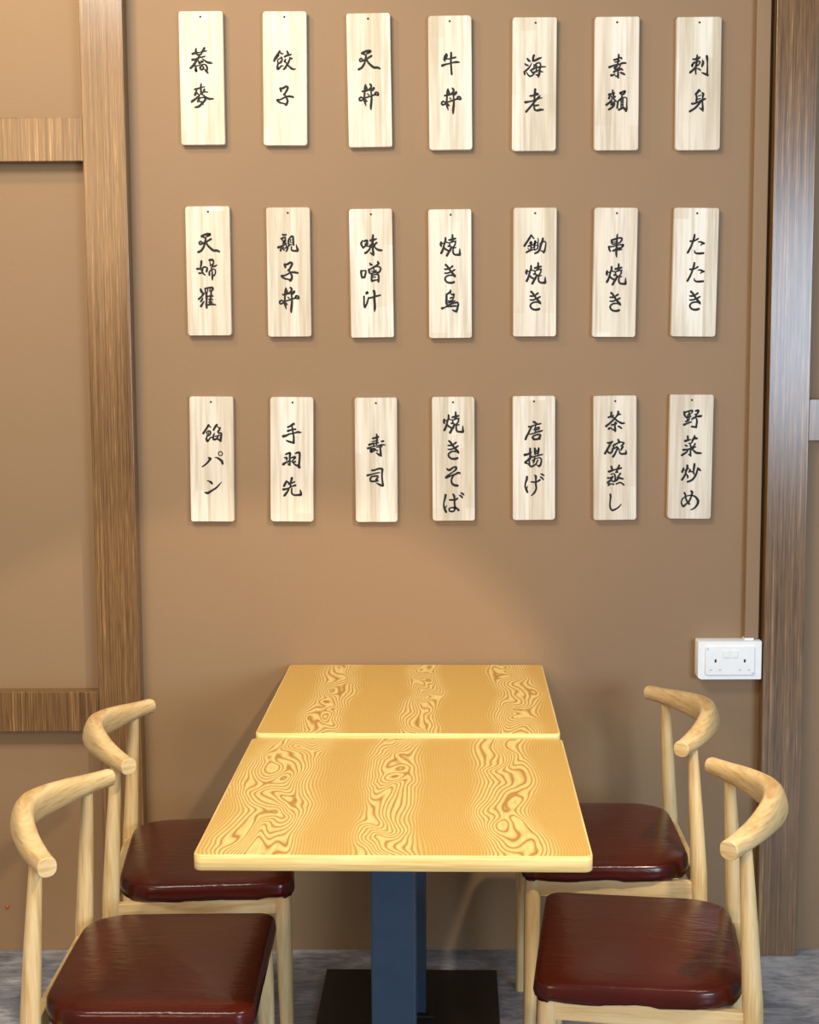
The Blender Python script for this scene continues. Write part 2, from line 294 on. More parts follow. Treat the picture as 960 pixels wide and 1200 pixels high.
# ------------------------------------------------------------------ menu planks
GLYPHS = {
'soba_a': '34,13,2 33,19,3 34,26,2.6|57,12,3 52,20,3 48,26,2|24,27,3.2 32,25,2.8 44,23,1.5 54,21,2 63,19,1.6|37,30,2 45,29,2 49,29,1.6|43,31,2.4 39,40,2.8 32,49,3 25,59,3.2 17,66,2.8|23,43,3.2 32,42,2.6 40,38,2.2 50,36,2 58,34,2|51,41,1.6 57,45,2 64,50,2.8 72,52,3 79,53,1.4|41,48,2.4 42,53,2.4 47,51,2.2 53,48,2 46,46,1.4|31,60,2 32,66,2.8 33,75,3.2 30,70,2|34,60,1.8 44,58,1.6 56,56,1.8 62,60,2.4 64,68,2.6 62,74,3|57,70,1.6 61,74,3 66,80,2|44,64,2.6 45,69,2.4 50,70,2.6 54,66,2.4 51,61,2 45,63,1.6',
'soba_b': '48,16,2 47,24,2.6 47,34,2.6 47,44,2|31,31,3 38,29,2.4 47,26,1.8 58,24,1.4|35,34,1.6 33,40,3 30,46,3|34,38,1.6 39,44,2|57,31,2.6 54,37,2.4 50,42,1.8|53,38,2 60,38,2 66,39,1.2|44,45,1.6 38,52,2.6 30,58,2.8 21,64,3.2|47,43,1.8 54,47,2 61,53,2.6 70,57,2.8 81,57,2|44,53,1.6 41,58,2.8 38,64,2.8|46,54,1.8 55,53,2 60,54,3 57,62,2.8 48,71,2.8 40,78,3 30,80,2|42,64,1.8 49,66,2.2 52,72,2',
'gyo': '33,20,2.6 29,27,2.8 22,36,2.8 18,46,3|33,21,2 37,26,2 43,27,1.6|27,32,2 31,30,2 24,40,2|27,45,1.8 28,55,2.2 26,64,2.8|38,37,2.4 40,43,2.2 36,50,2.8 30,54,1.8|28,43,1.5 37,38,1.8|26,64,2.6 28,69,3 34,64,2.2 38,60,2 43,61,1.4|54,20,2.2 57,27,2.8 59,32,2|47,35,2.6 53,32,2.6 65,29,2|50,42,2 47,48,2.8 50,50,1.8 54,57,2.2|62,39,2.8 68,40,2|62,40,2.2 58,50,2.6 53,58,2.8 49,65,2.6 45,69,2.6|54,57,2 60,62,2.4 66,67,2.8 72,69,2.4 78,69,1',
'ko': '35,29,3 37,36,2.6|35,28,2.6 42,28,2.8 51,23,2.8 56,26,2.8 53,34,2.8 48,42,2.6 45,45,2.8|46,44,2 50,50,2.2 54,58,2.6 55,65,2.8 51,73,3 49,75,1.6|50,72,2.6 42,69,2 33,67,2.4 26,61,2.8|26,60,2.8 34,59,2.2 43,55,2.2 51,51,2.2 60,50,2.8 71,52,2.6',
'ten': '30,25,3 36,22,2.8 46,19,3 54,20,3 50,24,2.4 44,26,2.2|31,26,2.6 36,28,2.2 41,31,2.4 40,38,2.4 38,48,2.4 34,57,2.8 28,65,2.8 20,69,3|27,39,2 23,42,2 24,47,2.2 28,47,2.2 36,44,2.4 46,39,2.4 56,33,2.8|27,40,2 31,42,2|42,43,2.2 48,52,2.6 56,60,3 64,65,3.2 72,65,3 79,68,2.4',
'don': '40,19,2.4 38,28,2.8 37,40,2.4 36,54,2.4 37,64,3 40,76,1.2|42,24,2.2 44,30,2|53,17,2.6 56,21,2.6 54,27,2.4 47,32,1.8 42,33,1.8|56,21,2 55,34,2 56,46,2.2 56,60,2.8 54,78,3 54,86,1.8|31,36,2.4 37,36,2 46,34,1.8 58,31,2.2 63,27,2.8 63,31,1.8 56,37,1.6|27,52,2.4 22,55,2.2 23,61,2.4 30,60,2.2 36,55,2 46,52,2 58,48,2.2 66,46,2 75,47,2.4 74,41,2.2 68,40,2.6 66,45,1.8|26,52,2 34,55,1.8|45,43,1.6 48,46,1.8|40,60,2 43,64,1.6',
'ushi': '37,21,2.6 33,27,3 31,36,3 33,39,2|39,24,1.8 36,34,2.2|38,34,1.6 45,34,1.8 52,32,2 58,31,2.4 63,30,2|50,17,2.4 50,28,2.8 49,42,2.4 50,58,2.4 51,76,2.6|25,52,3.4 34,49,2.4 44,47,2 56,44,2.2 66,43,2.8 74,44,1.2',
'umi': '29,22,2.4 33,27,2.8 37,29,1.8|23,36,2 26,39,2.4 31,40,2|21,58,2.8 22,65,2|22,57,2.4 31,49,2.4 37,42,1.8 41,34,1.2|47,13,3 45,20,2.8 45,28,2.8|46,28,2.4 54,25,2.8 62,21,2.6 68,19,1.6|27,60,1.4 32,67,2 38,70,2.2 45,66,2 50,60,1.6|46,52,1.6 48,42,1.6 55,35,1.8 62,33,2 66,38,2 64,50,2.4 63,60,2.6 61,67,3 60,73,1.4|53,66,1.4 59,67,3|38,54,2 44,50,2 52,47,2 62,45,2.2 72,44,2 80,44,1.4|47,38,1.6 51,42,1.8|41,54,1.8 43,60,2.2 50,58,2 60,54,2 68,57,2 73,58,1.2|55,40,1.6 54,50,1.8 56,58,1.6',
'rou': '51,17,3 50,26,2.8 49,36,2.6 49,44,2.4|37,35,2.4 44,34,2.4 52,31,2 60,29,1.6|24,52,3.4 32,51,2.4 42,49,2 50,46,2 62,42,1.8 70,40,1.4|64,35,2 58,41,2.6 50,50,2.6 42,60,2.6 34,69,2.6 26,78,2.8|47,52,1.8 48,62,2.2 50,72,2.4 57,75,2.6 66,73,3 74,73,2|48,62,1.8 54,61,2.4 61,60,1.8|55,27,1.6 60,31,1.4 53,33,1.6',
'so': '53,18,2.4 53,28,2.6 51,38,2.6 50,46,2|40,32,2.6 48,30,2.4 57,26,2 61,28,2.6|42,38,1.6 50,37,1.8 56,35,1.6|27,52,3 35,49,2.6 44,46,2 56,44,2.2 64,41,2.6 73,41,2.2|46,49,2.2 41,55,2.4 48,57,2.2 55,53,1.8 58,46,1.6|46,52,1.6 50,50,1.4|55,54,1.6 48,60,2 40,65,2.8|43,59,1.6 50,62,1.8 58,58,1.8|57,56,2 62,58,2.6 65,60,1.6|33,74,3.2 37,74,2.6 43,71,1.6|51,61,2 52,72,2.6 51,78,3 54,82,1.4|44,76,1.6 51,78,2.4|58,67,1.8 64,69,2.8 70,72,2.2',
'men': '36,19,2 37,27,2.6 39,36,2.4 39,41,1.8|26,31,3 33,29,2.2 41,27,2|29,33,2 26,41,3|33,35,1.6 34,40,1.8|43,37,2.4 38,41,2|34,44,1.8 28,52,2.4 19,59,3|38,42,1.8 44,48,2.2 47,50,1.6|35,50,1.8 32,58,2.6 36,58,1.8 40,52,1.8|41,51,2 40,60,2.8 34,67,2.8 26,72,2.6|57,27,2.6 64,24,2.4 71,22,2.6 68,29,2.2 62,31,2.2 58,28,2|63,31,2 62,38,2 60,46,2|51,50,2.4 50,60,2.4 49,68,2.4|51,50,2 57,45,2.6 63,41,2.2 71,39,1.4 76,42,1.6 76,56,1.6 76,70,2.4 74,76,3|60,46,1.8 60,56,1.6 60,66,1.8|65,44,1.8 65,56,1.6 65,64,1.8|60,52,1.4 66,51,1.4|60,59,1.4 66,58,1.4|54,73,2.8 60,70,2.6 67,68,2.8 72,73,3 75,77,2',
'sashi': '41,19,2 41,28,3 40,38,2.6 38,48,2.6 37,60,2.2 38,71,1.8|29,30,2 36,30,2.6 44,28,2.8 48,25,2.4|27,46,2.6 27,51,2 29,43,2.8 34,39,2.4 42,36,2 49,37,2 47,43,1.8 42,48,1.8|40,47,2.4 34,55,2.6 28,61,2.8 22,66,3|39,55,1.4 46,57,2 51,60,1.8|56,33,1.4 58,38,2.8 56,46,3 55,51,1.6|68,22,3 69,28,3 70,40,1.8 70,54,2 70,68,2.4 70,74,2.6|54,67,1.2 62,70,2.6 71,74,3',
'mi': '46,19,3 50,22,1.8|46,19,3 42,25,3.2 37,30,2.8|38,31,2 40,40,2.6 39,50,2.6 40,54,2|54,26,1.4 58,29,3 57,38,2.4 56,50,2.2 57,62,2.4 57,72,3 58,77,1.6|48,68,1.4 55,72,2.8|44,35,1.4 52,33,1.4|43,44,1.6 50,42,1.6|27,56,2.8 36,55,2.4 45,51,2 54,47,2.6 64,43,2.2|51,51,2.4 45,58,2.6 38,66,2.8 30,72,2.6 21,77,2.8',
'fu': '27,20,2.8 26,30,2.6 24,38,2 27,45,2 31,53,2.2 36,58,1.8|20,53,2.4 26,53,2 29,49,1.8 31,42,1.8|15,41,3 22,41,2.2 28,40,1.6 34,36,2.4 40,37,2 43,40,2.4 41,48,2.8|50,17,3 56,16,3 60,18,2.6 61,26,1.8 58,33,2|51,22,1.4 52,31,1.6|51,33,1.4 58,30,1.8 58,35,1.8 64,34,2.2 70,31,1.6|49,58,2.6 49,50,2.2 53,45,1.8 59,42,1.8 65,44,1.8 66,52,1.8 62,60,2|53,38,1.4 56,44,1.6 57,56,2.2 57,66,2.6 57,72,1.4|57,27,1.2 56,38,1.4',
'ra': '25,22,2.6 27,28,3.2 31,33,2.6|32,35,2.4 29,40,2.4 24,45,2.4 19,49,2.6|36,33,1.6 31,38,2|30,47,1.8 27,53,2.6 24,56,2|34,56,1.6 30,61,2.4 25,69,3|38,21,2 38,28,2 40,33,2|37,20,2 46,18,2.2 57,17,2.4 59,21,3 56,26,2.4|45,20,1.5 44,28,1.6 42,32,2|52,20,1.5 50,27,1.6|41,33,2.4 41,42,3 41,54,2.4 40,64,2.6 41,73,2.6|54,28,2 54,38,2.6 52,48,2.6 51,58,3 52,64,2.4|45,42,1.8 52,40,2 59,41,2|47,50,1.4 53,49,2 58,51,1.6|47,58,1.6 53,57,2 57,58,1.6|42,66,2 52,64,2.6 60,64,2.4 67,66,1.2',
'oya': '33,22,2.6 37,23,2.6 42,22,2|28,33,2.4 33,31,2.4 40,29,1.8|31,34,2 32,40,1.6|40,31,1.6 39,37,2.4 34,43,2 41,39,1.6|32,46,1.6 41,45,1.8|20,57,3.4 27,54,2 36,50,1.8 42,48,1.4|34,46,1.8 34,54,1.6|32,52,1.8 28,58,2.4 26,66,2.6|34,58,1.8 33,62,2 36,65,1.8|41,50,1.6 43,56,2 38,60,1.6|47,55,1.6 45,62,2.4 42,68,2|49,50,2.4 48,42,2.4 50,34,2 57,27,2.4 61,28,2.6 62,38,2.4 62,50,2.8|53,34,1.2 54,42,1.2|53,37,1 59,36,1|53,44,1 59,43,1|51,52,2 56,49,1.6|50,52,2 45,57,1.6|57,56,1.8 56,62,2 59,66,2.4 66,67,2.4 74,66,3 72,58,2.4 70,50,1.2',
'aji': '24,34,2 20,41,2.8 22,48,2.4 26,53,2.8|26,52,2.4 34,47,2.2 39,42,1.6|29,35,2.4 36,33,2.8 37,38,2.4 31,44,2|36,49,1.6 42,49,1.8|54,18,2.2 53,26,3 52,36,3 52,48,3 53,60,2.6 54,70,3 54,75,2|46,33,2.6 54,32,3 63,29,1.8|44,49,2.4 50,45,3 58,44,2.4 63,40,2.8|44,51,2.4 52,50,3 58,48,2|46,52,2.2 42,59,2.4 36,65,2.6 31,68,3|45,67,1.4 51,71,3|58,52,1.8 63,57,2.4 69,60,2.8 77,61,2.6',
'so2': '20,42,3 20,50,2.6 22,59,2.6|20,42,2 28,41,1.8 33,42,2.2 32,50,2.4 29,60,2.6|23,60,2.8 30,59,2.4|45,20,1.6 47,24,3.2 51,25,2|67,17,2.4 69,22,3 63,27,2 54,32,2.2|42,38,2.8 43,46,2.6 48,50,2|43,38,2 52,34,2.2 62,30,2 71,31,2 75,36,2.2 72,44,2.4 67,47,2.4 62,46,1.8|55,34,1.6 57,42,1.8|49,42,1.4 56,44,1.6 62,41,2|48,50,2 56,47,1.8 66,46,2|50,53,2.4 49,62,2.4 49,68,2.4|50,55,1.8 60,52,1.8 68,53,2.4 69,62,2.4 68,72,2.6|50,70,2.8 58,68,2.2 68,67,1.8|51,60,1.4 60,59,1.6',
'shiru': '34,26,1.8 38,26,3.6 34,30,1.8|28,37,2.4 28,48,2.2 28,60,2.4 30,67,2.8|30,67,2.6 35,58,2.4 39,47,2.2 41,41,2.2 47,41,2.4 56,38,2 65,36,2.4 74,34,2|56,22,3.2 58,30,3 57,44,3 58,58,3 58,70,3 57,79,1.4',
'yaku': '22,39,3 21,45,3.2 22,49,2|34,26,2.4 34,34,2.6 31,42,2.4 29,50,2.4 26,60,2.8 22,68,3|26,42,1.2 33,38,1.4|34,37,1.8 40,39,1.6 47,40,1.6|29,52,2.2 35,58,2.4 43,62,2.4|54,18,2.2 54,26,2.6 54,36,2.4|45,32,2.6 54,30,2.8 62,28,2.4|50,38,2.2 57,36,2 64,35,1.4|42,49,2.4 46,48,2.4 45,42,1.4|61,37,2 62,41,2 59,48,2 55,52,2|50,51,2.2 48,58,2.8 43,66,2.8 38,75,3|50,54,1.6 58,54,1.6 63,53,1.6|56,55,1.8 55,63,2.2 57,70,2.4 62,73,2.4 68,73,2.8 74,73,3 74,66,2.4 74,57,1.2',
'ki': '35,25,2.8 40,30,2.6 46,39,2.6 53,48,2.8 59,55,3.4 61,58,2.4|32,37,2 39,37,2.4 47,34,2.2 54,29,2.4|32,48,1.8 40,48,2.2 49,45,2 55,42,2.4 60,39,2|57,55,2 50,54,2 41,55,2.2 34,60,2.2 33,66,2.4 37,72,2.4 44,75,2.6 52,75,3 58,73,2.8',
'tori': '48,14,1.4 48,19,3 43,23,2.6 38,26,2.2|37,27,2.6 37,38,2.8 36,48,2.4 37,54,2.2|49,25,1.4 53,27,2.4 58,26,2.2 57,34,2 54,42,2|47,37,2 53,35,2|38,44,1.6 45,45,2 53,43,1.6|38,50,1.6 48,49,1.8 54,47,1.8 60,44,1.6|38,56,1.6 48,54,2 60,50,2.4 67,49,2.4 70,54,2.4 68,64,2.6 65,73,3|25,65,3.4 31,63,1.8 38,60,2 48,59,1.6|38,53,2 39,60,2|47,61,1.4 56,59,2.4 64,59,2|53,70,1.4 60,73,2.6 65,75,2.4|41,61,2 50,58,1.6',
'suki': '35,18,2 30,27,2.8 24,36,2.6 16,48,2.8|36,19,2 40,25,2 43,28,1.6|31,41,2 35,37,2.4 36,43,2.4|27,49,2.2 33,47,2.4 41,45,1.6|34,44,2 35,54,2 33,60,2|26,55,1.4 29,58,1.2|35,55,1.6 40,53,1.6|22,66,2.4 30,62,2.4 40,59,1.6 46,59,1.4|43,46,1.8 45,38,2 47,34,2.4 46,42,2.2 44,50,2.4 44,56,1.8|53,27,1 55,31,1.4 54,40,1.6 54,50,2 52,57,1.4|48,40,1.2 53,39,1.2|49,47,1.2 54,46,1.4|45,60,1.6 53,56,1.6|68,28,2.6 66,36,2.8 62,46,2.8 59,58,2.6 54,65,2.6 46,69,2.4|61,43,2.6 67,38,2 72,36,1.8 76,40,1.6 75,52,2 72,64,2.6 70,67,2.2|62,61,1.2 70,65,2.4',
'kushi': '49,17,2 48,28,2.4 48,42,2.4 47,58,2.6 47,70,2.6 48,79,1.6|33,33,2.6 34,40,2.6 37,44,1.8|33,32,2.2 42,30,2.6 50,27,2 58,26,2.4 62,28,2.2 61,33,2.2 57,39,2|38,38,1.4 48,37,1.6|38,44,1.8 48,42,2 57,39,1.8|26,51,2.8 27,58,2.4 30,63,2.2|27,51,2.2 36,50,1.8 48,47,1.6 58,45,1.8 65,46,3 66,47,2.6 62,52,2.2|38,62,2.6 46,58,2.4 54,56,2.2 62,52,2|50,54,1.6 58,54,2|48,60,1.8 55,59,2 61,58,2',
'ta': '43,22,2.4 42,30,2.8 39,40,2.4 35,52,2.4 30,63,2.6 25,72,2.8|31,40,2.2 38,40,2.4 45,38,2 53,33,2.2|54,42,1.4 61,42,2.2 67,45,2.8 70,46,2.6|67,46,2.4 61,51,1.4|44,65,1 45,71,2 51,74,2.4 59,74,2.8 69,73,2.6',
'an': '35,20,2.8 30,28,2.6 25,35,2.4 20,43,2.8|36,22,2 42,26,1.2|30,40,1.6 31,48,1.6 29,55,2|28,40,1.4 34,36,1.4 40,38,2 39,46,2 34,50,1.6|35,38,1.2 35,50,1.2|28,58,2.4 31,65,2.8 36,60,2 40,55,1.8 46,54,1.8|58,19,2.8 54,24,2.8 49,33,2.6|60,24,1.4 63,27,1.4|67,27,2.2 65,33,2.4 61,38,2 63,42,2|51,43,1.6 48,50,2.2 48,58,2.4|62,42,1.8 69,42,2.4 71,46,2.2 69,56,2.8 68,64,3|48,60,2.4 52,60,2.6 58,57,2.4 62,49,1.8 66,48,1.6|53,51,1.6 58,50,1.6|57,58,1.8 64,61,2.4 68,64,2.2',
'pa': '35,40,2.2 40,42,3 36,48,2.6 30,55,2.2 24,60,2 17,65,1.6|53,39,1.2 60,40,2.2 66,44,2.8 72,49,3.2 74,56,2.8|68,22,1.3 73,25,1.3 74,29,1.3 71,33,1.3 66,33,1.3 63,29,1.3 64,24,1.3 68,22,1.3',
'n': '31,32,1 37,34,2 42,37,3 45,41,2|25,65,2 32,67,3.2 39,63,2.8 47,58,2.4 56,52,2.2 64,44,1.8 71,36,.9',
'te': '51,21,3.2 46,24,2.8 40,28,2.4 35,30,2.6|35,41,3 41,39,2.4 48,37,2 56,36,2.4|46,28,2.2 48,36,2.2 49,46,2.2 51,56,2.4 51,66,2.6 51,74,3|22,56,3.6 30,54,2.8 38,50,2.2 48,48,1.8 58,45,2.2 64,44,2.8 71,45,1.8|31,68,1.8 38,71,2.6 46,73,2.6 50,74,3',
'ha': '29,30,2.2 36,27,2.6 41,27,2.8 40,36,2.6 40,48,2.4 40,60,2.4|25,40,1.6 31,40,3 31,46,2|22,58,3.4 29,53,2.4 36,50,2 39,46,1.6|35,57,1.8 39,60,2.4|44,40,1.8 50,38,2.4 55,38,3 52,43,2 48,47,1.6|46,50,2.2 50,52,2.4 56,50,2|56,27,2 62,25,2.6 67,25,2.8 68,34,2.6 67,48,2.6 66,60,2.8 68,67,2.4|50,54,1.8 55,59,2.2 62,62,2.8 67,67,2.8',
'saki': '31,29,2.6 27,36,3 24,42,3|32,29,2 37,33,2.2 42,36,2|46,20,3.2 44,28,2.6 42,36,2.4 42,43,2.2|37,37,2 45,34,2.2 54,30,1.8|22,52,3 29,51,2.4 38,48,2 46,43,2 56,40,2.6|37,52,2.2 32,60,2.6 25,69,3|46,49,1.8 45,56,2.2 46,63,2.2 51,67,2.4 58,68,2.4 65,67,2.8 71,67,3 71,60,2.6 69,53,1.2',
'su': '47,17,2 48,24,3 48,32,2.6 47,42,2.4 46,46,1.8|36,28,2.4 43,27,2.6 52,24,2.4|34,37,1.4 42,36,1.6 50,34,1.6|61,37,2.4 66,36,2.4|43,42,2 52,40,1.6|26,46,3 32,44,2.4 38,42,2 39,47,2 38,50,1.6|22,56,2.8 29,54,2 36,51,1.6 46,50,1.4 56,47,1.8 64,46,2 71,47,1.4|31,60,3.4 31,66,3 38,63,2.4 42,59,2.8 36,57,2 32,59,2|44,61,2 49,63,2|47,54,1.2 55,52,1.6 61,51,2.2|57,48,2 57,58,2.4 58,68,2.6 58,76,2.8|46,69,1.4 53,74,2.8 59,77,2.6',
'shi_t': '34,27,2.6 42,26,2.4 50,23,2.4 57,22,2.6 63,24,2.8 62,34,2.4 62,46,2.2 63,58,2.4 65,70,2.4|21,41,2.8 29,39,2.2 40,36,1.8 50,34,1.8 56,33,1.2|32,45,2.2 29,50,2.4 30,57,2.4 38,58,2.4 46,57,2.4|32,45,2 40,43,2.2 49,43,2.4 50,47,2.2 46,52,2.6 46,57,2.2|48,52,2 50,57,2|47,63,1.6 54,67,2.6 62,70,3',
'so_h': '29,23,2.2 35,26,3 42,22,2.4 48,18,2.2 54,18,2.6 54,24,2.6 46,31,1.8 37,37,1.8 29,43,2.6|26,47,3.2 33,45,2.4 42,41,2 52,38,2.4 60,34,2.8 65,35,2.4|49,40,1.8 43,48,2.2 41,56,2.2 43,64,2.6 50,69,3 58,70,3.2',
'ba': '25,24,3 23,34,2.6 20,46,2 20,56,2.4 23,66,3 26,72,2.8|23,62,2 28,54,1|46,22,2.2 49,27,2.8 50,38,2.4 50,50,2.4 51,60,2.6 49,68,2.2 43,71,2.2 36,69,2.2 35,63,2 40,60,1.8 48,60,2.2 55,61,2.4 61,67,3|36,38,2 44,38,2.4 52,38,2.2 58,34,2.4|64,25,1.6 69,28,2.6 72,32,1.8|68,18,1.6 73,21,2.6 76,24,1.8',
'tou': '46,15,2.4 50,17,3 54,20,2.4 60,22,2.2 67,20,1.8|33,29,2.4 39,28,2 48,25,1.8 56,23,1.8|40,30,2.4 36,38,2.4 32,47,2.6 27,56,2.8 24,64,2.8|52,26,1.8 52,36,2 52,46,1.8|49,34,1.6 56,32,1.8 62,31,2.2 61,36,2.2|47,38,1.4 58,37,2|36,50,1.6 46,48,1.8 56,44,2 65,42,2.4 71,40,1.8|45,56,2 44,59,2.8 47,64,2.8|46,55,2 54,52,2.2 62,51,2.4 66,54,2.4 62,60,2.8|48,65,2.4 56,64,2.6 64,63,2.6',
'age': '37,18,2.4 37,28,2.6 37,40,2.6 38,46,2 34,52,1.8|22,36,3.4 30,34,2.6 40,29,2|36,44,2.2 30,51,2.4 23,57,2.8 26,59,2.2 33,62,2|37,42,1.8 42,40,1.8|34,52,2.2 36,62,1.8|50,18,2.6 51,26,3 51,34,2.4|51,20,2 54,25,2.4 59,25,1.8 61,16,2 61,26,2 59,33,2|52,33,2 58,31,1.8|42,43,1.6 52,40,2 62,37,2 72,35,1.6|50,42,2 49,50,2.2 46,58,2|43,52,1.6 50,49,1.8|34,64,2 40,69,2.4 47,66,2.4 54,61,2 57,54,2 59,51,1.8|54,47,1.4 62,44,1.8 68,48,2 68,57,2.2 65,66,2.8|56,65,1.4 62,68,2.8',
'ge': '28,21,2.8 27,29,2.8 24,38,2.2 23,48,2.2 26,56,2.8 29,64,2.6|27,54,2 30,47,1|50,17,2 53,20,3 53,30,2.2 53,42,2.4 54,54,2.4 50,64,2.4 45,70,2 40,74,1.2|40,35,1.8 48,36,2.2 56,35,2 64,30,2.6|65,21,1.4 70,24,2.4 74,29,1.8|67,13,1.6 72,15,2.4 76,18,1.6',
'cha': '35,17,2.4 35,25,3 37,31,2.4|27,31,2.6 34,29,2.2 42,26,1.4|54,15,2.4 54,22,3 50,28,2.2|49,26,1.4 56,23,2.4 61,23,1.6|38,30,2 44,34,2.2 50,40,2.4 56,44,2.4 64,48,2.8 72,48,1.8|49,29,2 44,35,2.4 37,42,2.4 29,49,2.6 20,56,2.8|46,44,1.6 48,48,2.8 44,52,2.4|36,53,2.2 43,51,2 50,49,1.6|45,48,2.2 45,58,2.4 46,66,2.8 46,71,2|28,63,3 33,61,2 38,65,1.8 45,68,2.4|53,56,1.4 58,58,2.4 63,62,2.2',
'wan': '24,26,2 31,26,2.8 38,23,2.4|34,26,2.4 30,33,2.6 25,42,2.8 20,51,2.8 17,56,2.8|23,48,2 28,54,2.4 34,54,2.4 38,49,2.4 38,44,2.4 42,43,1.8|54,17,2.2 56,22,2.8 58,26,2|41,42,2 41,35,2.4 43,32,2.8 51,28,2.2 58,24,2 66,25,1.8 70,27,2.4 67,31,2.2 62,35,1.6|44,42,1.8 50,38,2.6 54,42,2.4|51,44,2.2 48,51,2.4 44,59,2.6 40,65,2.8|53,40,1.8 57,46,2|64,34,2 67,37,2.6 64,43,2.6 62,47,2|57,49,1.4 59,55,2.2 65,58,2.4 71,57,2.6 76,57,2.8 76,48,1.4',
'mu': '35,16,2.6 37,23,2.6 37,28,2|28,30,3 35,28,2.6 44,25,2 54,23,2.4 64,20,1.8|57,13,2.4 55,19,2.8 51,25,2.4 51,31,2.6|47,32,2 53,32,2|34,38,1.6 40,36,1.4 44,38,2 46,46,2.2 46,54,2.6|60,36,2.4 56,42,2 52,47,2|54,46,2 60,49,2.6 68,51,2|25,48,2.4 32,48,2 39,45,2.6|38,47,1.8 33,54,2.4 25,61,3|36,56,1.8 42,58,2.2 50,54,2.8 56,49,2|27,68,2.8 31,65,2.2 36,65,1.4 41,66,2.4|49,65,2 55,63,2|56,61,1.6 62,62,2 70,68,2.2',
'shi': '32,22,2.4 33,28,2.4 32,38,2 31,50,2 32,60,2.2 37,67,2.4 43,66,2.4 51,62,2 58,56,1.8 63,50,1',
'ya': '24,22,3 25,30,2.6 29,36,2|26,22,2.2 36,19,2.2 45,17,2.4 47,20,2 44,24,1.6|36,20,1.4 38,27,2 40,32,2.4|33,30,1.6 40,26,2.2|34,34,1.8 42,34,1.8|32,34,1.8 33,44,1.6|29,37,1.6 38,37,1.6 37,43,2|29,48,2.4 36,45,2.2|24,57,3 31,54,2.2 38,51,2.2 44,49,1.8|56,18,2.6 63,17,3 62,23,2.4 57,29,2.2|54,28,2 59,32,1.8|46,41,2.2 52,37,2.4 58,34,2.2 67,33,3.2 72,32,2.4|57,38,1.8 60,46,2.4 59,56,2.4 58,64,2.6|45,62,2.2 52,63,2.6 58,64,2.2',
'sai': '33,13,2.6 34,20,2.6|26,26,3 33,24,2.6 42,22,1.4|52,11,2 52,16,3 48,22,2.8 46,28,2.2|54,16,2 60,19,2 54,20,1.8 49,21,2|36,33,1.2 42,32,1.8 46,29,1.8|27,38,2 31,40,2.4|41,36,2 43,43,2.2 50,41,2 54,34,2.4|52,43,2 56,43,1.8|22,51,3 32,50,2.2 42,48,2.4 50,46,1.8|43,43,2 42,54,2 42,64,2.4 43,69,1.6|36,63,1.2 41,66,2.4|35,51,2 30,58,2.2 24,62,2.6 18,66,2.8|46,49,2 52,54,2.4 58,59,2.8 66,60,2.6 72,60,2',
'itame': '22,26,2.4 20,31,2.8 18,36,2.8|32,18,2.8 32,25,2.8 29,34,2.4 27,43,2.4 23,51,2.6 18,58,2.8|25,32,1.4 31,29,1.8 36,26,1.6|31,44,1.8 34,48,2.4 34,53,1.8|52,14,2.8 51,24,2.8 50,34,2.2 51,42,2|40,30,2.4 38,36,2.4|41,34,1.8 46,36,2|62,25,2.2 66,29,2.8 70,32,1.6|62,26,2.2 59,37,2.4 55,47,2.6 49,56,2.6 42,61,2.6 34,64,2.6',
'me': '24,23,2.6 27,29,2.2 28,38,2.2 33,48,2.4 38,54,2.8|43,18,2.6 46,22,3 44,31,2 41,40,2.4 36,49,2.4 28,56,2.2 22,61,2.8 18,56,2.2 16,49,1.8 19,40,1.8 26,34,1.6 34,31,1.6 43,30,1.8 52,32,2.2 59,38,2.8 63,46,3.2 61,56,2.8 54,65,2.2 48,69,1.8 43,71,1.2',
}
